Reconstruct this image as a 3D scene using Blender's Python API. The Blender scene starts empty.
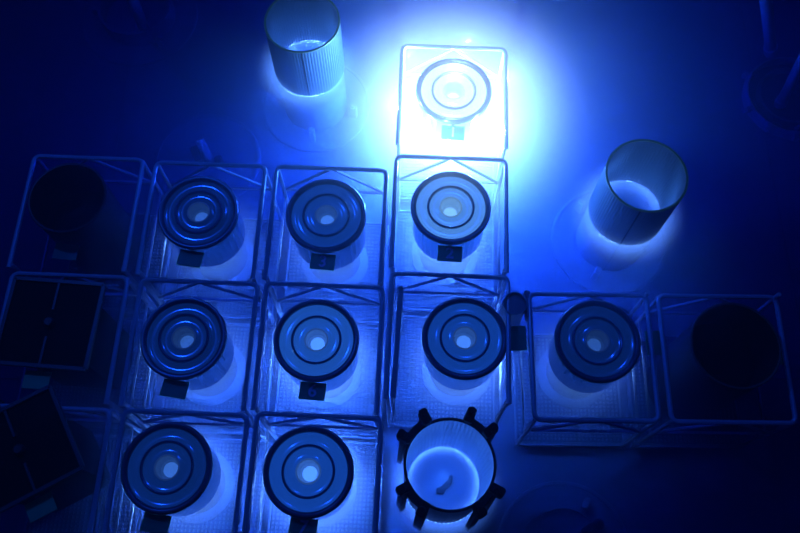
import bpy, bmesh, math, random
from mathutils import Vector, Matrix
random.seed(7)
S = bpy.context.scene
COL = S.collection
PI = math.pi

# ------------------------------------------------------------------ camera
FPX, TILT, H = 831.0, math.radians(21.9), 4.0      # 4 m above the rack tops, looking down
cam_d = bpy.data.cameras.new('camera'); cam_d.sensor_width = 36.0; cam_d.lens = FPX / 800 * 36.0
cam_d.clip_start = 0.05
cam = bpy.data.objects.new('camera', cam_d); COL.objects.link(cam)
cam.location = (0, 0, H); cam.rotation_euler = (TILT, 0, 0)
S.camera = cam
def P(px, py, z=0.0):
    """world point at height z seen at a pixel of the photograph"""
    u, v = (px - 400) / FPX, (266.5 - py) / FPX
    dy = math.sin(TILT) + v * math.cos(TILT); dz = -math.cos(TILT) + v * math.sin(TILT)
    t = (z - H) / dz
    return (u * t, dy * t)

# ------------------------------------------------------------------ world, exposure
w = bpy.data.worlds.new('world'); S.world = w; w.use_nodes = True
w.node_tree.nodes['Background'].inputs[0].default_value = (0.0, 0.01, 0.06, 1)
w.node_tree.nodes['Background'].inputs[1].default_value = 0.3
S.view_settings.view_transform = 'Standard'; S.view_settings.look = 'None'
S.view_settings.exposure = 0.0; S.view_settings.gamma = 1.0; S.view_settings.use_curve_mapping = False
S.cycles.use_denoising = True
S.cycles.volume_bounces = 1; S.cycles.max_bounces = 6; S.cycles.diffuse_bounces = 3; S.cycles.glossy_bounces = 2

# ------------------------------------------------------------------ lamps
def area(name, loc, rot, size, power, color):
    d = bpy.data.lights.new(name, 'AREA'); d.shape = 'SQUARE'; d.size = size; d.energy = power; d.color = color
    o = bpy.data.objects.new(name, d); COL.objects.link(o); o.location = loc; o.rotation_euler = rot
    return o
area('pool_lamp', (-2.4, 3.4, 4.6), (math.radians(-20), math.radians(-25), 0), 0.10, 60, (0.05, 0.26, 1))
area('pool_lamp', (0.7, 4.6, 4.6), (math.radians(-35), math.radians(5), 0), 0.10, 40, (0.05, 0.26, 1))
def glow_lamp(loc, power, radius=0.008, color=(0.95, 0.98, 0.55), spec=1.0):
    d = bpy.data.lights.new('cherenkov_light', 'POINT'); d.energy = power; d.color = color
    d.shadow_soft_size = radius; d.specular_factor = spec
    o = bpy.data.objects.new('cherenkov_light', d); COL.objects.link(o); o.location = loc
    return o

# ------------------------------------------------------------------ materials
def mat(name, color, rough=0.5, metal=0.0, noise=0.0, nscale=8, bump=0.0, bscale=60, spec=0.5):
    m = bpy.data.materials.new(name); m.use_nodes = True
    nt = m.node_tree; b = nt.nodes['Principled BSDF']
    b.inputs['Base Color'].default_value = (*color, 1); b.inputs['Roughness'].default_value = rough
    b.inputs['Metallic'].default_value = metal; b.inputs['Specular IOR Level'].default_value = spec
    tc = nt.nodes.new('ShaderNodeTexCoord')
    if noise:
        n = nt.nodes.new('ShaderNodeTexNoise'); n.inputs['Scale'].default_value = nscale; n.inputs['Detail'].default_value = 5
        r = nt.nodes.new('ShaderNodeMapRange'); r.inputs[3].default_value = 1 - noise; r.inputs[4].default_value = 1 + noise
        mx = nt.nodes.new('ShaderNodeVectorMath'); mx.operation = 'SCALE'; mx.inputs[0].default_value = color
        nt.links.new(tc.outputs['Object'], n.inputs['Vector']); nt.links.new(n.outputs['Fac'], r.inputs[0])
        nt.links.new(r.outputs[0], mx.inputs['Scale']); nt.links.new(mx.outputs[0], b.inputs['Base Color'])
    if bump:
        n2 = nt.nodes.new('ShaderNodeTexNoise'); n2.inputs['Scale'].default_value = bscale; n2.inputs['Detail'].default_value = 3
        bp = nt.nodes.new('ShaderNodeBump'); bp.inputs['Strength'].default_value = bump; bp.inputs['Distance'].default_value = 0.004
        nt.links.new(tc.outputs['Object'], n2.inputs['Vector']); nt.links.new(n2.outputs['Fac'], bp.inputs['Height'])
        nt.links.new(bp.outputs[0], b.inputs['Normal'])
    return m
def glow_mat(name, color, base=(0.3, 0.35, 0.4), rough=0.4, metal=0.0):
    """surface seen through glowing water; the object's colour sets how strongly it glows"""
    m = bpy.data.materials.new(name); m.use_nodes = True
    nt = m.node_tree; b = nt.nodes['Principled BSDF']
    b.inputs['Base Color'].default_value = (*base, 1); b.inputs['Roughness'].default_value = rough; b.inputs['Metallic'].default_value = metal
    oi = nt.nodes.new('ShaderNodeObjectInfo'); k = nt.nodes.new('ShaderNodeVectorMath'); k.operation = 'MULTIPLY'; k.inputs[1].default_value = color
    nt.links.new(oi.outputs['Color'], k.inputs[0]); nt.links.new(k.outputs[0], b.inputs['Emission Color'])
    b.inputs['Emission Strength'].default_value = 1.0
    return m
M = {
 'liner': mat('liner_steel', (0.30, 0.32, 0.34), 0.55, 0, 0.18, 1.5, 0.25, 30),
 'wall': mat('wall_steel', (0.25, 0.27, 0.30), 0.5, 0, 0.15, 2),
 'rack': mat('rack_steel', (0.55, 0.58, 0.60), 0.35, 0.2, 0.1, 10),
 'tray': mat('tray_steel', (0.42, 0.45, 0.48), 0.5, 0, 0.12, 6),
 'grate': mat('grating_steel', (0.17, 0.19, 0.22), 0.5, 0, 0.1, 8),
 'rim': mat('dark_rim', (0.16, 0.18, 0.20), 0.3, 0.3),
 'cover': mat('cover_steel', (0.30, 0.33, 0.36), 0.25, 0.45),
 'body': mat('body_steel', (0.20, 0.22, 0.25), 0.4, 0.2),
 'sleeve': mat('sleeve_steel', (0.42, 0.45, 0.48), 0.45, 0),
 'shroud_in': mat('clamped_shroud_steel', (0.45, 0.48, 0.46), 0.45, 0.1, 0.1, 12),
 'can_edge': mat('grey_steel', (0.28, 0.31, 0.34), 0.35, 0.3),
 'dull': mat('dull_steel', (0.06, 0.075, 0.09), 0.4, 0.2),
 'pedestal': mat('pedestal_steel', (0.30, 0.33, 0.36), 0.45, 0),
 'shroud': mat('shroud_steel', (0.19, 0.23, 0.20), 0.45, 0.1, 0.12, 12),
 'edge': mat('brass_edge', (0.55, 0.52, 0.16), 0.3, 0.3),
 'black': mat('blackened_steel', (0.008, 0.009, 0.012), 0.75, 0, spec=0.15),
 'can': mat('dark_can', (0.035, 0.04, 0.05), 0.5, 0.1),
 'plate': mat('green_plate', (0.05, 0.50, 0.19), 0.5, 0, 0.15, 20),
 'paint': mat('pale_paint', (0.92, 0.95, 0.95), 0.6),
 'disc': mat('disc_steel', (0.34, 0.37, 0.40), 0.5, 0, 0.15, 5),
 'pole': mat('pole_steel', (0.4, 0.42, 0.45), 0.35, 0.2),
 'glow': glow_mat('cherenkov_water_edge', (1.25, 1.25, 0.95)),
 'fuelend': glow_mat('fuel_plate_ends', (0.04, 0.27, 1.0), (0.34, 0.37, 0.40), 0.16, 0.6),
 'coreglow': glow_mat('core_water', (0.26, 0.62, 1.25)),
}

# ------------------------------------------------------------------ mesh helpers
def link(name, me, m, parent=None, loc=None, rz=0.0, smooth=False):
    if isinstance(me, bmesh.types.BMesh):
        bm = me; me = bpy.data.meshes.new(name)
        bmesh.ops.recalc_face_normals(bm, faces=bm.faces)
        bm.to_mesh(me); bm.free()
        me.materials.append(M[m])
        if smooth:
            for p in me.polygons: p.use_smooth = True
            me.set_sharp_from_angle(angle=math.radians(40))
    o = bpy.data.objects.new(name, me); COL.objects.link(o)
    if parent: o.parent = parent
    if loc: o.location = loc
    o.rotation_euler.z = rz
    return o
def empty(name, label, cat, loc, rz=0.0, group=None):
    o = bpy.data.objects.new(name, None); COL.objects.link(o); o.empty_display_size = 0.1
    o.location = loc; o.rotation_euler.z = rz
    o['label'] = label; o['category'] = cat
    if group: o['group'] = group
    return o
def box(bm, c, s, rz=0.0, tilt=None, bev=0.0):
    r = bmesh.ops.create_cube(bm, size=1.0)
    mt = Matrix.Translation(c) @ Matrix.Rotation(rz, 4, 'Z')
    if tilt: mt = mt @ Matrix.Rotation(tilt[0], 4, tilt[1])
    mt = mt @ Matrix.Diagonal((*s, 1))
    bmesh.ops.transform(bm, matrix=mt, verts=r['verts'])
    if bev:
        es = list({e for v in r['verts'] for e in v.link_edges})
        bmesh.ops.bevel(bm, geom=es, offset=bev, segments=1, affect='EDGES')
    return bm
def bar(bm, a, b, w_, h_=None):
    """square bar between two points"""
    a, b = Vector(a), Vector(b); d = b - a
    q = d.to_track_quat('X', 'Z').to_matrix().to_4x4()
    r = bmesh.ops.create_cube(bm, size=1.0)
    bmesh.ops.transform(bm, matrix=Matrix.Translation((a + b) / 2) @ q @ Matrix.Diagonal((d.length, w_, h_ or w_, 1)), verts=r['verts'])
    return bm
def tube(bm, pts, r, n=8, closed=False):
    pts = [Vector(p) for p in pts]; k = len(pts); rings = []
    up = Vector((0, 0, 1))
    for i, p in enumerate(pts):
        if closed: d = (pts[(i + 1) % k] - pts[i - 1]).normalized()
        else: d = (pts[min(i + 1, k - 1)] - pts[max(i - 1, 0)]).normalized()
        u = up if abs(d.z) < 0.9 else Vector((1, 0, 0))
        s = d.cross(u).normalized(); t = s.cross(d).normalized()
        rings.append([bm.verts.new(p + (s * math.cos(2 * PI * j / n) + t * math.sin(2 * PI * j / n)) * r) for j in range(n)])
    for i in range(k if closed else k - 1):
        A, B = rings[i], rings[(i + 1) % k]
        for j in range(n): bm.faces.new((A[j], A[(j + 1) % n], B[(j + 1) % n], B[j]))
    if not closed:
        bm.faces.new(rings[0]); bm.faces.new(rings[-1])
    return bm
def lathe(bm, prof, n=64, closed=False, c=(0, 0), rib=None):
    """prof: (r, z) list. rib: (amplitude) alternates the radius for fine vertical ribs"""
    rings = []
    for (r, z) in prof:
        if r <= 1e-6: rings.append([bm.verts.new((c[0], c[1], z))]); continue
        ring = []
        for j in range(n):
            rr = r + (rib if (rib and j % 3 == 0) else 0)
            ring.append(bm.verts.new((c[0] + rr * math.cos(2 * PI * j / n), c[1] + rr * math.sin(2 * PI * j / n), z)))
        rings.append(ring)
    k = len(rings)
    for i in range(k if closed else k - 1):
        A, B = rings[i], rings[(i + 1) % k]
        if len(A) == 1 and len(B) == 1: continue
        for j in range(n):
            j2 = (j + 1) % n
            if len(A) == 1: bm.faces.new((A[0], B[j2], B[j]))
            elif len(B) == 1: bm.faces.new((A[j], A[j2], B[0]))
            else: bm.faces.new((A[j], A[j2], B[j2], B[j]))
    return bm
def shine(o, k):
    o.color = (*k, 1) if isinstance(k, tuple) else (k, k, k, 1)
def NB(): return bmesh.new()

FLOOR, TRAY = -0.75, -0.70

# ------------------------------------------------------------------ setting
def structure(name, bm, m, smooth=False, parent=None):
    o = link(name, bm, m, parent, smooth=smooth)
    if not parent: o['kind'] = 'structure'
    return o
XL, XR, YF, YB, ZT = -3.12, 4.2, -2.2, 5.2, 6.0
bm = NB(); box(bm, ((XL + XR) / 2, (YF + YB) / 2, FLOOR - 0.06), (XR - XL + 0.2, YB - YF + 0.2, 0.1)); flo = structure('floor', bm, 'liner')
sheets_x = [XL, -1.85, 0.27, 2.4, XR]; sheets_y = [YF, 1.2, YB]
for i in range(4):
    for j in range(2):
        x0, x1, y0, y1 = sheets_x[i], sheets_x[i + 1], sheets_y[j], sheets_y[j + 1]
        bm = NB(); box(bm, ((x0 + x1) / 2, (y0 + y1) / 2, FLOOR - 0.005), (x1 - x0 - 0.006, y1 - y0 - 0.006, 0.01))
        link('liner_sheet', bm, 'liner', flo)
for nm, c, s in (('wall_left', (XL - 0.1, (YF + YB) / 2, 2.6), (0.2, YB - YF + 0.4, 6.9)), ('wall_right', (XR + 0.1, (YF + YB) / 2, 2.6), (0.2, YB - YF + 0.4, 6.9)),
                 ('wall_back', ((XL + XR) / 2, YB + 0.1, 2.6), (XR - XL, 0.2, 6.9)), ('wall_front', ((XL + XR) / 2, YF - 0.1, 2.6), (XR - XL, 0.2, 6.9))):
    bm = NB(); box(bm, c, s); structure(nm, bm, 'wall')
bm = NB(); bar(bm, (XL + 0.012, YF, FLOOR + 0.006), (XL + 0.012, YB, FLOOR + 0.006), 0.024, 0.012); structure('trim_1', bm, 'liner')

# pool water: absorbs red first, scatters a little
wm = bpy.data.materials.new('pool_water'); wm.use_nodes = True; nt = wm.node_tree; nt.nodes.clear()
out = nt.nodes.new('ShaderNodeOutputMaterial'); add = nt.nodes.new('ShaderNodeAddShader')
ab = nt.nodes.new('ShaderNodeVolumeAbsorption'); ab.inputs['Color'].default_value = (0.0, 0.35, 0.82, 1); ab.inputs['Density'].default_value = 3.3
sc_ = nt.nodes.new('ShaderNodeVolumeScatter'); sc_.inputs['Color'].default_value = (0.8, 0.9, 1.0, 1); sc_.inputs['Density'].default_value = 0.24; sc_.inputs['Anisotropy'].default_value = 0.2
nt.links.new(ab.outputs[0], add.inputs[0]); nt.links.new(sc_.outputs[0], add.inputs[1]); nt.links.new(add.outputs[0], out.inputs['Volume'])
M['water'] = wm
bm = NB(); box(bm, ((XL + XR) / 2, (YF + YB) / 2, -0.205), (XR - XL - 0.004, YB - YF - 0.004, 1.09))
wo = link('pool_water', bm, 'water'); wo['label'] = 'clear blue pool water filling the whole tank'; wo['category'] = 'water'; wo['kind'] = 'stuff'

# ------------------------------------------------------------------ storage racks
CW, CD = 0.625, 0.672
def rounded_loop(hw, hd, r, z, n=4):
    pts = []
    for cx, cy, a0 in ((hw - r, hd - r, 0), (-hw + r, hd - r, 90), (-hw + r, -hd + r, 180), (hw - r, -hd + r, 270)):
        for k in range(n + 1):
            a = math.radians(a0 + 90 * k / n); pts.append((cx + r * math.cos(a), cy + r * math.sin(a), z))
    return pts
_rk = {}
def mesh_of(key, build, m, smooth=False):
    if key not in _rk:
        bm = build(); bmesh.ops.recalc_face_normals(bm, faces=bm.faces); me = bpy.data.meshes.new(key); bm.to_mesh(me); bm.free(); me.materials.append(M[m])
        if smooth:
            for p in me.polygons: p.use_smooth = True
            me.set_sharp_from_angle(angle=math.radians(40))
        _rk[key] = me
    return _rk[key]
def b_grate():
    bm = NB(); n = 26; L = 0.575; D = 0.60
    for i in range(n + 1):
        x = -L / 2 + L * i / n; bar(bm, (x, -D / 2, TRAY + 0.008), (x, D / 2, TRAY + 0.014), 0.009, 0.012)
        y = -D / 2 + D * i / n; bar(bm, (-L / 2, y, TRAY + 0.010), (L / 2, y, TRAY + 0.015), 0.009, 0.010)
    return bm
def b_tray():
    bm = NB(); box(bm, (0, 0, TRAY - 0.012), (CW - 0.02, CD - 0.02, 0.018))
    for s in (-1, 1):
        box(bm, (s * (CW / 2 - 0.014), 0, TRAY + 0.006), (0.008, CD - 0.02, 0.03)); box(bm, (0, s * (CD / 2 - 0.014), TRAY + 0.006), (CW - 0.02, 0.008, 0.03))
    return bm
hx, hy = CW / 2 - 0.013, CD / 2 - 0.013
def u_loop():
    pts = [(-hx, -CD / 2, 0)]
    for cx, a0 in ((-hx + .035, 180), (hx - .035, 90)):
        for k in range(5):
            a = math.radians(a0 - 90 * k / 4); pts.append((cx + .035 * math.cos(a), hy - .035 + .035 * math.sin(a), 0))
    return pts + [(hx, -CD / 2, 0)]
def rack(x, y, rz, label, group='square tube storage racks on the pool floor', tips=False, south=False, north=True):
    t = empty('storage_rack', label, 'rack', (x, y, FLOOR), rz, group)
    def add(name, key, build, m, smooth=False):
        return link(name, mesh_of(key, build, m, smooth), m, t, (0, 0, -FLOOR))
    if south: add('top_frame', 'top_frame', lambda: tube(NB(), rounded_loop(hx, hy, 0.035, 0), 0.0125, 8, True), 'rack', True)
    else: add('top_frame', 'top_frame_open', lambda: tube(NB(), u_loop(), 0.0125, 8), 'rack', True)
    for sx in (-1, 1):
        for sy in (-1, 1):
            top = 0.06 if tips and sx > 0 and sy > 0 else -0.004
            add('post', f'post{sx}{sy}{tips and sx > 0 and sy > 0}', lambda: tube(NB(), [(sx * (hx - .006), sy * (hy - .006), FLOOR + 0.002), (sx * (hx - .006), sy * (hy - .006), top)], 0.011, 8), 'rack', True)
    sides = ([1] if north else []) + ([-1] if south else [])
    for s in sides:
        add('mid_rail', f'mid{s}', lambda: bar(NB(), (-hx, s * hy, -0.27), (hx, s * hy, -0.27), 0.012, 0.016), 'rack')
        for q in (-1, 1):
            add('brace', f'brace{s}{q}', lambda: tube(NB(), [(q * 0.012, s * (hy - .002), -0.012), (q * (hx - 0.02), s * (hy - .002), -0.262)], 0.009, 6), 'rack', True)
    for q in (-1, 1):
        add('side_rail', f'side{q}', lambda: bar(NB(), (q * hx, -hy, -0.36), (q * hx, hy, -0.36), 0.010, 0.014), 'rack')
    add('tray', 'tray', b_tray, 'tray')
    g = add('grating', 'grating', b_grate, 'grate'); g['kind'] = 'stuff'
    return t
R25 = math.radians(-2.4)
def cell(px, py, *a, **k):
    x, y = P(px, py); return rack(x, y, *a, **k)
# ---- cells: centre of each top frame in world metres
rack(0.30, 2.655, R25, 'rack tray under the brightest glowing element, at the head of the column')
rack(0.267, 1.925, R25, 'bright rack holding the element numbered 2')
rack(0.245, 1.235, R25, 'rack holding the element with the small dark canister at its corner')
rack(-0.385, 1.86, R25, 'rack in the back row holding the element numbered 3')
rack(-1.045, 1.885, R25, 'rack in the back row between the one numbered 3 and the unlit dark canister')
rack(-1.715, 1.925, R25, 'dark rack in the far back corner holding the unlit wide canister')
rack(-0.40, 1.18, R25, 'rack around the fuel element whose plate reads 6')
rack(-1.045, 1.20, R25, 'rack beside the one numbered 6, toward the square divided lid box')
rack(-1.715, 1.235, R25, 'unlit rack under the upright square lid box with a centre divider')
rack(-0.405, 0.505, R25, 'rack holding the element numbered 7')
rack(-1.05, 0.52, R25, 'front rack beside the one numbered 7, at the foot of the column')
rack(-1.715, 0.545, R25, 'unlit front rack under the skewed square lid box')
rack(0.955, 1.13, math.radians(-0.8), 'dim rack with upright corner post tip, beside the small canister', tips=True, south=True)
rack(1.615, 1.12, math.radians(-0.8), 'outermost rack at the dark end holding a plain unlit canister', tips=True, south=True)

# ------------------------------------------------------------------ fuel elements
def b_rim(): return lathe(NB(), [(.196, -.05), (.2065, -.046), (.2135, -.034), (.217, -.020), (.2155, -.008), (.209, 0), (.199, .001), (.190, -.004), (.1855, -.014), (.1855, -.03), (.19, -.05)], 72, True)
def b_annulus(): return lathe(NB(), [(.1857, -.017), (.180, -.0225), (.165, -.0265), (.150, -.0265), (.137, -.022), (.1285, -.016), (.1285, -.035), (.1857, -.035)], 72, True)
def b_ring(): return lathe(NB(), [(.1284, -.018), (.1275, -.008), (.122, -.004), (.1165, -.007), (.114, -.016), (.114, -.03), (.1284, -.03)], 64, True)
def b_inner(): return lathe(NB(), [(.1138, -.015), (.105, -.020), (.088, -.0215), (.070, -.018), (.062, -.012), (.062, -.03), (.1138, -.03)], 64, True)
def b_core(): return lathe(NB(), [(.0618, -.013), (.057, -.0105), (.0535, -.014), (.051, -.10), (.060, -.10)], 48, True)
def b_coreglow(): return lathe(NB(), [(0, -.088), (.034, -.088), (.036, -.092), (.036, -.099), (0, -.099)], 40)
def b_corefloor(): return lathe(NB(), [(.0362, -.093), (.0507, -.094), (.0507, -.099), (.0362, -.099)], 40, True)
def b_body(): return lathe(NB(), [(.198, -.046), (.198, -.305), (.1965, -.31), (.1965, -.30), (.155, -.30), (.155, -.046)], 108, True, rib=0.0022)
def b_glowband(): return lathe(NB(), [(.1955, -.3005), (.1955, -.304), (.157, -.304), (.157, -.3005)], 48, True)
def b_ped(): return lathe(NB(), [(.156, -.3045), (.156, -.64), (.20, -.668), (.20, -.686), (.14, -.686), (.14, -.3045)], 72, True)
def b_plate(): return box(NB(), (0, 0, 0), (.130, .090, .005), bev=0.001)
def b_bracket(): return bar(NB(), (0, .19, -.062), (0, .27, -.062), .02, .006)
def numeral(txt):
    c = bpy.data.curves.new('numeral', 'FONT'); c.body = txt; c.size = 0.088; c.align_x = 'CENTER'; c.align_y = 'CENTER'; c.extrude = 0.0006; c.offset = 0.0015
    o = bpy.data.objects.new('tmp', c); COL.objects.link(o); dg = bpy.context.evaluated_depsgraph_get(); dg.update()
    me = bpy.data.meshes.new_from_object(o.evaluated_get(dg)); bpy.data.objects.remove(o); me.materials.clear(); me.materials.append(M['paint'])
    return me
def element(px, py, top, core, band, label, num=None, pdir=-90, ztop=-0.005, plate=True):
    x, y = P(px, py, ztop)
    t = empty('fuel_element', label, 'fuel element', (x, y, TRAY + 0.014), math.radians(random.uniform(-4, 4) * 0), 'round fuel elements standing in the racks')
    dz = ztop - (TRAY + 0.014)
    def add(name, key, build, m, smooth=True, par=t):
        return link(name, mesh_of(key, build, m, smooth), m, par, (0, 0, dz) if par is t else None)
    add('upper_rim', 'upper_rim', b_rim, 'rim')
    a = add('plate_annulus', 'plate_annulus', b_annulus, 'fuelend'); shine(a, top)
    add('ridge_ring', 'ridge_ring', b_ring, 'rim2')
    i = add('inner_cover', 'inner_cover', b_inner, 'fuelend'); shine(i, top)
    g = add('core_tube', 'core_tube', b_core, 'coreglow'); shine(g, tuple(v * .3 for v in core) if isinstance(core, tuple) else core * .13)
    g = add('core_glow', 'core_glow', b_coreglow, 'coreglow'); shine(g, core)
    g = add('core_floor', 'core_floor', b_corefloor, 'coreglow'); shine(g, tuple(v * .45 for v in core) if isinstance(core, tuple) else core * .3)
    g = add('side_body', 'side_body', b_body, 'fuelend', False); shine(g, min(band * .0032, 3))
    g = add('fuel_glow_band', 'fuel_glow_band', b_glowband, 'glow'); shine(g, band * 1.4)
    add('pedestal', 'pedestal', b_ped, 'pedestal')
    glowing_water(t, -.36, .22, .75, 24, (1.1, .95, .9)) if band > 500 else glowing_water(t, -.45, .19, .20, band * .05, (.9, 1, 1))
    if plate:
        a = math.radians(pdir)
        br = add('plate_bracket', 'plate_bracket', b_bracket, 'body', False); br.rotation_euler.z = a - PI / 2
        pd = 0.254 if pdir < -45 else (0.30 if px > 500 else 0.272)
        pl = link('number_plate', mesh_of('number_plate', b_plate, 'plate'), 'plate', t, (pd * math.cos(a), pd * math.sin(a), dz - 0.055))
        pl['label'] = 'dark green number plate'
        pl.rotation_euler.z = a + PI / 2 + (R25 if abs(pdir + 90) < 30 else 0)
        if num:
            n = link('numeral', numeral(num), 'paint', pl, (0, 0, 0.0032)); n['label'] = f'pale painted numeral {num}'
    return t
def glowing_water(t, z0, r0, reach, k, color):
    """Cherenkov glow of the water itself: emission falling off from a ring of radius r0 at height z0"""
    m = bpy.data.materials.new('glowing_water'); m.use_nodes = True; nt = m.node_tree; nt.nodes.clear(); N = nt.nodes.new
    def mth(op, a, b=None):
        n = N('ShaderNodeMath'); n.operation = op
        for i_, v in enumerate((a, b)):
            if v is None: continue
            if isinstance(v, (int, float)): n.inputs[i_].default_value = v
            else: nt.links.new(v, n.inputs[i_])
        return n.outputs[0]
    tc = N('ShaderNodeTexCoord'); sp = N('ShaderNodeSeparateXYZ'); nt.links.new(tc.outputs['Object'], sp.inputs[0])
    rr = mth('SQRT', mth('ADD', mth('MULTIPLY', sp.outputs[0], sp.outputs[0]), mth('MULTIPLY', sp.outputs[1], sp.outputs[1])))
    dr = mth('SUBTRACT', rr, r0)
    d = mth('DIVIDE', mth('SQRT', mth('ADD', mth('MULTIPLY', dr, dr), mth('MULTIPLY', sp.outputs[2], sp.outputs[2]))), reach)
    f = mth('MAXIMUM', mth('SUBTRACT', 1.0, d), 0.0)
    e = mth('MULTIPLY', mth('POWER', f, 3.0), k)
    em = N('ShaderNodeEmission'); em.inputs[0].default_value = (*color, 1); nt.links.new(e, em.inputs[1])
    o_ = N('ShaderNodeOutputMaterial'); nt.links.new(em.outputs[0], o_.inputs['Volume'])
    M['_gw'] = m
    lo = max(-reach, FLOOR + .004 - z0)
    ob = link('glowing_water', lathe(NB(), [(0, lo), (r0 + reach, lo), (r0 + reach, reach), (0, reach)], 32), '_gw', t, (0, 0, z0 - t.location.z))
    ob['kind'] = 'stuff'
    return ob
M['rim2'] = mat('ridge_steel', (0.30, 0.33, 0.36), 0.3, 0.4)
element(454, 89, (60, 9.0, 2.2), (14, 6, 3), 900, 'blinding white-blue glowing fuel element at the head of the column', '1', -92)
element(451, 206, (6.5, 2.1, .88), (4, 2.5, 1.2), 230, 'bright pale blue fuel element with the plate reading 2', '2', -92)
element(465, 337, 0.34, 1.0, 130, 'fuel element beside the small dark canister, below the one numbered 2', None, 2)
element(326, 214, 0.24, 0.8, 80, 'fuel element with the plate reading 3, in the back row', '3', -93)
element(198, 211, 0.06, 0.5, 65, 'dim fuel element in the back row beside the unlit wide canister', None, -97)
element(183, 337, 0.09, 0.45, 75, 'dim fuel element with blank plate, between the square lid box and element 6', None, -97)
element(316, 339, (.8, .6, .48), 1.4, 190, 'fuel element with the plate reading 6', '6', -93)
element(308, 471, 0.40, 1.5, 190, 'fuel element with the plate reading 7, beside the clamped open shroud', '7', -94)
element(166, 467, 0.13, 0.6, 110, 'front fuel element beside element 7, near the skewed square lid box', None, -98)
element(598, 340, 0.09, 0.35, 45, 'dim blue fuel element in the dim rack between small canister and dark end', None, 0)

# ------------------------------------------------------------------ plain unlit canisters
def dark_can(px, py, ztop, r, label, pdir, name='open_canister', m='can'):
    x, y = P(px, py, ztop)
    t = empty(name, label, 'canister', (x, y, TRAY + 0.014), 0, 'plain unlit canisters standing in the end racks')
    dz = ztop - (TRAY + 0.014)
    link('wall', lathe(NB(), [(r - .012, -dz), (r - .004, -dz + .01), (r - .004, -.03), (r, -.02), (r, -.003), (r - .004, 0), (r - .012, -.002), (r - .012, -dz)], 72), m, t, (0, 0, dz), smooth=True)
    link('inner_lid', lathe(NB(), [(0, -.30), (.06, -.30), (.065, -.31), (r - .0125, -.31), (r - .0125, -.32), (0, -.32)], 64), 'black', t, (0, 0, dz), smooth=True)
    a = math.radians(pdir)
    br = link('plate_bracket', bar(NB(), (0, -(r - .01), -.162), (0, -r - .06, -.162), .02, .006), 'body', t, (0, 0, dz)); br.rotation_euler.z = a + PI / 2
    pl = link('number_plate', mesh_of('number_plate', b_plate, 'plate'), 'plate', t, ((r + .045) * math.cos(a), (r + .045) * math.sin(a), dz - 0.155)); pl.rotation_euler.z = a + PI / 2
    pl['label'] = 'dark green number plate'
    return t
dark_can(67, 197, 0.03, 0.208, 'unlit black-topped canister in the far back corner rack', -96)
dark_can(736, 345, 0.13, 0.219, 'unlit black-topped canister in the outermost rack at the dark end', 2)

# ------------------------------------------------------------------ tall ribbed shrouds on base discs
def base_disc(t, r=0.36, z=FLOOR, m='disc'):
    return link('base_disc', lathe(NB(), [(0, .0), (r, .0), (r, .014), (r - .006, .018), (r - .02, .018), (r - .022, .012), (0, .012)], 80), m, t, (0, 0, 0), smooth=True)
def shroud(px, py, ztop, label, seam_deg, power, inner_power, lugs):
    x, y = P(px, py, ztop); hgt = ztop - FLOOR
    t = empty('ribbed_shroud', label, 'cylinder', (x, y, FLOOR), 0, 'ribbed open cylinders standing on the pool floor')
    zb = hgt - 0.42
    R = 0.217
    link('ribbed_wall', lathe(NB(), [(R, hgt - .004), (R, zb - .012), (R - .002, zb - .012), (R - .002, zb), (R - .018, zb), (R - .018, zb - .012), (R - .020, zb - .012), (R - .010, hgt - .15), (R - .010, hgt - .004)], 240, True, rib=-0.0025), 'shroud', t)
    link('top_edge', lathe(NB(), [(R + .001, hgt - .006), (R + .001, hgt), (R - .011, hgt), (R - .011, hgt - .006)], 96, True), 'edge', t, smooth=True)['label'] = 'thin yellowish top edge'
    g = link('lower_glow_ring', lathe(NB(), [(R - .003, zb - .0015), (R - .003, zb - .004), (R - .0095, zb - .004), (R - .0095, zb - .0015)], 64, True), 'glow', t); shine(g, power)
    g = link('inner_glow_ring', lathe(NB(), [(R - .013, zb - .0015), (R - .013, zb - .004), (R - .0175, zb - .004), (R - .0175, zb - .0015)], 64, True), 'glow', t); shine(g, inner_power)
    link('lower_sleeve', lathe(NB(), [(R - .010, zb - .0015), (R - .010, .013), (R - .0125, .013), (R - .0125, zb - .0015)], 96, True), 'sleeve', t, smooth=True)
    link('inner_floor', lathe(NB(), [(0, .05), (R - .013, .05), (R - .013, .03), (0, .03)], 64), 'sleeve', t, smooth=True)
    a = math.radians(seam_deg)
    link('seam_strip', bar(NB(), ((R + .001) * math.cos(a), (R + .001) * math.sin(a), zb), ((R + .001) * math.cos(a), (R + .001) * math.sin(a), hgt - .008), .006), 'black', t)
    link('sleeve_seam', bar(NB(), ((R - .006) * math.cos(a), (R - .006) * math.sin(a), .02), ((R - .006) * math.cos(a), (R - .006) * math.sin(a), zb - .03), .004), 'body', t)
    base_disc(t)
    for d in lugs:
        a = math.radians(d); c = (.27 * math.cos(a), .27 * math.sin(a))
        bm = NB(); box(bm, (c[0], c[1], .07), (.05, .035, .11), a, bev=.004); tube(bm, [(c[0], c[1], .12), (c[0], c[1], .145)], .014, 8)
        link('locating_lug', bm, 'rack', t)
    return t
glow_a = shroud(302, 21, 0.12, 'tall ribbed open cylinder nearest the blinding element, cut by the frame edge', -88, 800.0, 600.0, (-92, -20, 150))
glow_b = shroud(647, 175, 0.12, 'tall leaning-looking ribbed open cylinder standing alone on the open floor', -105, 700.0, 500.0, (-115, 130, 10))

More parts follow.
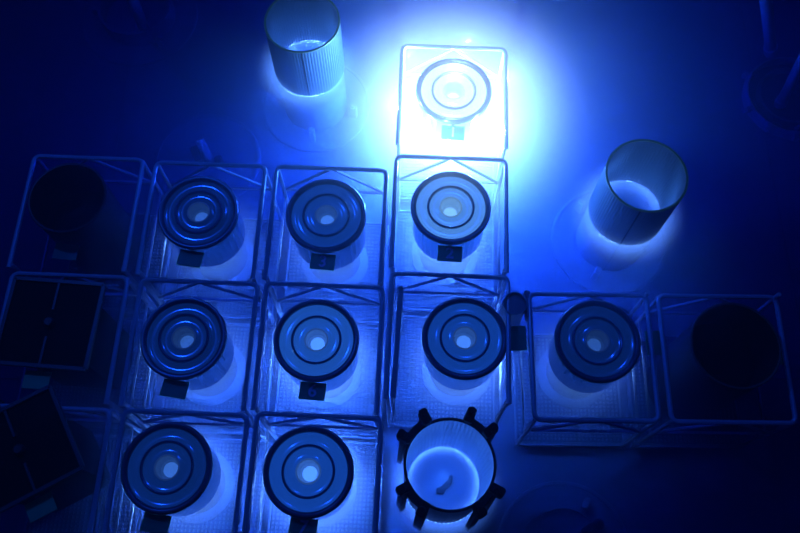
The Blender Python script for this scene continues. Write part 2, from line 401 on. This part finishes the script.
# ------------------------------------------------------------------ clamped open shroud
def clamped(px, py, ztop):
    x, y = P(px, py, ztop); hgt = ztop - FLOOR; R = 0.218
    t = empty('clamped_shroud', 'open glowing cylinder with four black clamp arms, beside element 7', 'cylinder', (x, y, FLOOR))
    link('ribbed_wall', lathe(NB(), [(R, hgt - .004), (R, .085), (R - .002, .085), (R - .002, .10), (R - .020, .10), (R - .020, .085), (R - .022, .085), (R - .009, hgt - .2), (R - .009, hgt - .004)], 180, True, rib=-0.002), 'shroud_in', t)
    link('top_edge', lathe(NB(), [(R + .003, hgt - .014), (R + .003, hgt), (R - .010, hgt), (R - .010, hgt - .014)], 96, True), 'black', t, smooth=True)['label'] = 'black top rim'
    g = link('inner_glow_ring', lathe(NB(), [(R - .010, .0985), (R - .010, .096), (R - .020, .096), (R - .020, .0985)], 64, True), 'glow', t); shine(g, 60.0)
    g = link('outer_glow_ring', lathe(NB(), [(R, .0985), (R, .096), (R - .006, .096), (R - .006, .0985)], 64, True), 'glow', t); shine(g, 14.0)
    link('bottom_plate', lathe(NB(), [(0, .05), (R - .02, .05), (R - .009, .06), (R - .009, .095), (R - .006, .095), (R - .006, .02), (0, .02)], 72), 'sleeve', t, smooth=True)
    lk = NB()
    box(lk, (.0, 0, .07), (.075, .030, .036), math.radians(45), bev=.008); box(lk, (.03, .035, .072), (.05, .022, .026), math.radians(80), bev=.006); box(lk, (-.025, -.022, .066), (.045, .035, .03), 0, bev=.006)
    lo = link('latch_piece', lk, 'black', t, (0.01, -0.02, 0))
    link('foot_ring', lathe(NB(), [(R + .05, 0), (R + .05, .018), (R - .02, .018), (R - .02, 0)], 72, True), 'disc', t, smooth=True)
    for d, (p0, p1) in {'bl': (118, 150), 'br': (66, 38), 'fl': (-152, -122), 'fr': (-30, -58)}.items():
        pr = (p0, p1); am = math.radians(sum(pr) / 2)
        ca = link('clamp_arm', NB_arc(R, pr, hgt), 'black', t)
        for a in pr:
            ar = math.radians(a); rr = R + .03
            bm = NB(); box(bm, (rr * math.cos(ar), rr * math.sin(ar), hgt + .005), (.075, .045, .09), ar, bev=.008)
            tube(bm, [(rr * math.cos(ar), rr * math.sin(ar), hgt + .03), (rr * 1.06 * math.cos(ar), rr * 1.06 * math.sin(ar), hgt + .085)], .018, 10)
            link('clamp_jaw', bm, 'black', ca)
            bm = NB(); bar(bm, (rr * math.cos(ar), rr * math.sin(ar), hgt - .02), ((R + .05) * math.cos(ar), (R + .05) * math.sin(ar), .02), .05, .026)
            link('clamp_leg', bm, 'black', ca)
    return t
def NB_arc(R, pr, hgt):
    bm = NB(); n = 8; prof = []
    pts = []
    a0, a1 = sorted(pr)
    for k in range(n + 1):
        a = math.radians(a0 + (a1 - a0) * k / n); pts.append(((R + .014) * math.cos(a), (R + .014) * math.sin(a), hgt - .02))
    return tube(bm, pts, .018, 6)
glow_c = clamped(450, 464, 0.0)

glowing_water(glow_a, -.34, .222, .16, 17, (.8, .95, 1))
glowing_water(glow_b, -.34, .222, .16, 14, (.8, .95, 1))
glowing_water(glow_c, -.66, .222, .14, 26, (.9, 1, 1))

# ------------------------------------------------------------------ loose base discs and tools on the floor
def empty_disc(px, py, r, label, stud=True, ring=None, ringr=0.2):
    x, y = P(px, py, FLOOR)
    t = empty('base_disc', label, 'disc', (x, y, FLOOR), 0, 'round base discs lying on the pool floor')
    link('disc_plate', lathe(NB(), [(0, 0), (r, 0), (r, .014), (r - .006, .02), (r - .02, .02), (r - .022, .012), (0, .012)], 80), 'disc', t, smooth=True)
    if stud:
        bm = NB(); tube(bm, [(0, .02, .0), (0.0, .02, .16), (-.015, .05, .19)], .03, 10); link('centre_stud', bm, 'rack', t, smooth=True)
        bm = NB(); box(bm, (-.07, .03, .05), (.05, .07, .09), .4, bev=.01); link('locating_block', bm, 'can', t); bm = NB(); box(bm, (.08, -.02, .04), (.05, .05, .07), .2, bev=.01); link('locating_block', bm, 'can', t)
    if ring:
        link('socket_ring', lathe(NB(), [(ringr, .012), (ringr, ring), (ringr - .02, ring), (ringr - .02, .012)], 72, True), 'disc', t, smooth=True)
        for d in (-55, 60, 175):
            a = math.radians(d); bm = NB(); box(bm, ((ringr + .04) * math.cos(a), (ringr + .04) * math.sin(a), .04), (.06, .03, .06), a, bev=.004); link('locating_lug', bm, 'rack', t)
    return t
empty_disc(208, 161, 0.345, 'bare round base disc with a centre stud, behind the back row racks')
empty_disc(140, 18, 0.405, 'unlit base disc with raised ring and a long pole in it', False, 0.14, 0.25)
empty_disc(563, 549, 0.36, 'dim base disc cut by the frame edge beyond the clamped shroud', False, 0.03, 0.23)
# the blocks seen on the dim disc near the clamped shroud
x, y = P(597, 525, FLOOR)
t = empty('floor_stud', 'small dark block on the dim disc beyond the clamped shroud', 'block', (x, y, FLOOR + .012))
bm = NB(); lathe(bm, [(0, .05), (.018, .05), (.03, .04), (.034, .001), (0, .001)], 16); link('stud', bm, 'can', t, smooth=True)
bm = NB(); box(bm, (-.06, -.02, .012), (.07, .03, .022), .5, bev=.004); link('stud_foot', bm, 'can', t)

def pole(a, b, r, label, group='long handling poles reaching up out of the water'):
    t = empty('handling_pole', label, 'pole', a, 0, group)
    d = Vector(b) - Vector(a)
    link('shaft', tube(NB(), [(0, 0, 0), tuple(d)], r, 14), 'pole', t, smooth=True)
    n = d.normalized()
    link('hook_end', tube(NB(), [tuple(n * -0.03), tuple(n * 0.05)], r * 1.25, 14), 'rack', t, smooth=True)
    return t
x, y = P(143, 27, FLOOR + .08); e = P(124, -25, .5); pole((x, y, FLOOR + .08), (*e, .5), .035, 'long upright pole standing in the ringed base disc')
x, y = P(771, 50, -0.5); e = P(763, -30, .4); pole((x, y, -0.5), (*e, .4), .036, 'long pole behind the ringed socket, outer side cut by frame top')
x, y = P(781, 102, FLOOR + .1); e = P(818, 30, .4); pole((x, y, FLOOR + .1), (*e, .4), .032, 'slanting pole ending inside the ringed socket')
# ringed socket
x, y = P(792, 94, -0.67)
t = empty('ringed_socket', 'dark ringed socket with small lugs below the handling poles', 'socket', (x, y, FLOOR))
link('outer_wall', lathe(NB(), [(.300, 0), (.300, .06), (.294, .08), (.284, .08), (.278, .06), (.278, 0)], 72, True), 'rack', t, smooth=True)
link('inner_ring', lathe(NB(), [(.215, .0), (.215, .07), (.200, .07), (.200, .0)], 64, True), 'body', t, smooth=True)
link('socket_floor', lathe(NB(), [(0, .02), (.275, .02), (.275, .0), (0, .0)], 48), 'can', t, smooth=True)
for d in (200, 232, 265, 150):
    a = math.radians(d); bm = NB(); box(bm, (.31 * math.cos(a), .31 * math.sin(a), .06), (.06, .03, .05), a, bev=.004); link('socket_lug', bm, 'rack', t)
link('cross_rod', tube(NB(), [(-.03, -.27, .09), (.26, -.12, .11)], .010, 8), 'rack', t, smooth=True)

# ------------------------------------------------------------------ square lid boxes in the dark racks
def lid_box(cx, cy, z, rz, wx, wy, label, dh):
    t = empty('lid_box', label, 'box', (cx, cy, z - dh), rz, 'square lidded boxes in the unlit racks')
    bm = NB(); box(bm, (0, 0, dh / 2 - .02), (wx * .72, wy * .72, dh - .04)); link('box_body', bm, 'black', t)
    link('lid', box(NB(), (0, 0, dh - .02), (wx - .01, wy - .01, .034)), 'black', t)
    for s in (-1, 1):
        link('rim_bar', bar(NB(), (-wx / 2, s * wy / 2, dh), (wx / 2, s * wy / 2, dh), .018, .022), 'dull', t)
        link('rim_bar', bar(NB(), (s * wx / 2, -wy / 2, dh), (s * wx / 2, wy / 2, dh), .018, .022), 'dull', t)
        link('divider', bar(NB(), (0, s * .07, dh), (0, s * (wy / 2 - .01), dh), .012, .016), 'dull', t)
    link('centre_knob', lathe(NB(), [(0, .03), (.018, .03), (.026, .02), (.026, -.006), (0, -.006)], 16), 'can', t, (0, 0, dh), smooth=True)
    pl = link('number_plate', mesh_of('number_plate', b_plate, 'plate'), 'plate', t, (-.02, -wy / 2 - .06, dh - .05)); pl['label'] = 'dark green number plate'
    link('plate_bracket', bar(NB(), (-.02, -wy / 2 + .0, dh - .055), (-.02, -wy / 2 - .05, dh - .055), .02, .005), 'body', t)
    return t
x, y = P(50, 323, 0.06); lid_box(x, y, 0.06, math.radians(-4.5), .455, .44, 'square lid box with a centre divider, set nearly square in its rack', 0.70)
x, y = P(20, 450, 0.06); lid_box(x, y, 0.06, math.radians(29), .46, .44, 'square lid box turned askew with a centre divider', 0.70)

# ------------------------------------------------------------------ small canister, dark upright, flat bar
x, y = P(515, 303, 0.03)
t = empty('small_canister', 'small dark round canister between two racks, beside the upright strip', 'canister', (x, y, FLOOR))
hh = 0.78
link('can_wall', lathe(NB(), [(.062, hh), (.062, hh - .32), (.05, hh - .34), (.045, hh - .34), (.045, hh - .32), (.056, hh - .03), (.056, hh)], 40, True), 'can_edge', t, smooth=True)
link('can_cap', lathe(NB(), [(0, hh - .02), (.057, hh - .02), (.057, hh - .03), (0, hh - .03)], 40), 'body', t, smooth=True)
link('can_stem', tube(NB(), [(0, 0, .0), (0, 0, hh - .33)], .022, 12), 'body', t, smooth=True)
x, y = P(527, 291, 0.0)
t = empty('upright_strip', 'dark rounded upright strip beside the small round canister', 'strip', (x, y, FLOOR))
link('strip', box(NB(), (0, -.075, .735), (.030, .16, .05), bev=.008), 'body', t)
link('strip_post', tube(NB(), [(0, -.02, 0), (0, -.02, .72)], .012, 8), 'rack', t)
x0, y0 = P(401, 289, 0.0); x1, y1 = P(393, 398, 0.0)
t = empty('flat_bar', 'long dark rounded flat bar lying along the rack below element 2', 'bar', (x0, y0, 0.0))
link('bar', bar(NB(), (0, 0, 0), (x1 - x0, y1 - y0, -.0), .026, .03), 'can_edge', t)
link('bar_end', lathe(NB(), [(0, .015), (.013, .015), (.013, -.015), (0, -.015)], 16), 'can_edge', t, smooth=True)
link('bar_foot', tube(NB(), [(0.0, 0.0, -.014), (0.0, 0.0, FLOOR)], .008, 8), 'rack', t)
link('bar_foot', tube(NB(), [(x1 - x0, y1 - y0 + .02, -.014), (x1 - x0, y1 - y0 + .02, FLOOR)], .008, 8), 'rack', t)

# ------------------------------------------------------------------ Cherenkov light in the water round the hottest element
x, y = P(454, 89)
for k in range(6):
    a = math.radians(60 * k + 30)
    glow_lamp((x + .27 * math.cos(a), y + .27 * math.sin(a), -.35), 125, 0.008)
for k in range(6):
    a = math.radians(60 * k + 15)
    glow_lamp((x + .36 * math.cos(a), y + .36 * math.sin(a), -.03), 7, 0.008, spec=0.1)
glow_lamp((x, y, 0.16), 9, 0.008, spec=0.03)
for px, py, z, w_ in ((302, 21, -.36, 4), (647, 175, -.36, 3), (450, 464, -.50, 3.5)):
    x, y = P(px, py, .12 if px != 450 else 0)
    glow_lamp((x, y, z), w_, color=(0.4, 0.72, 1.0), spec=0.3)
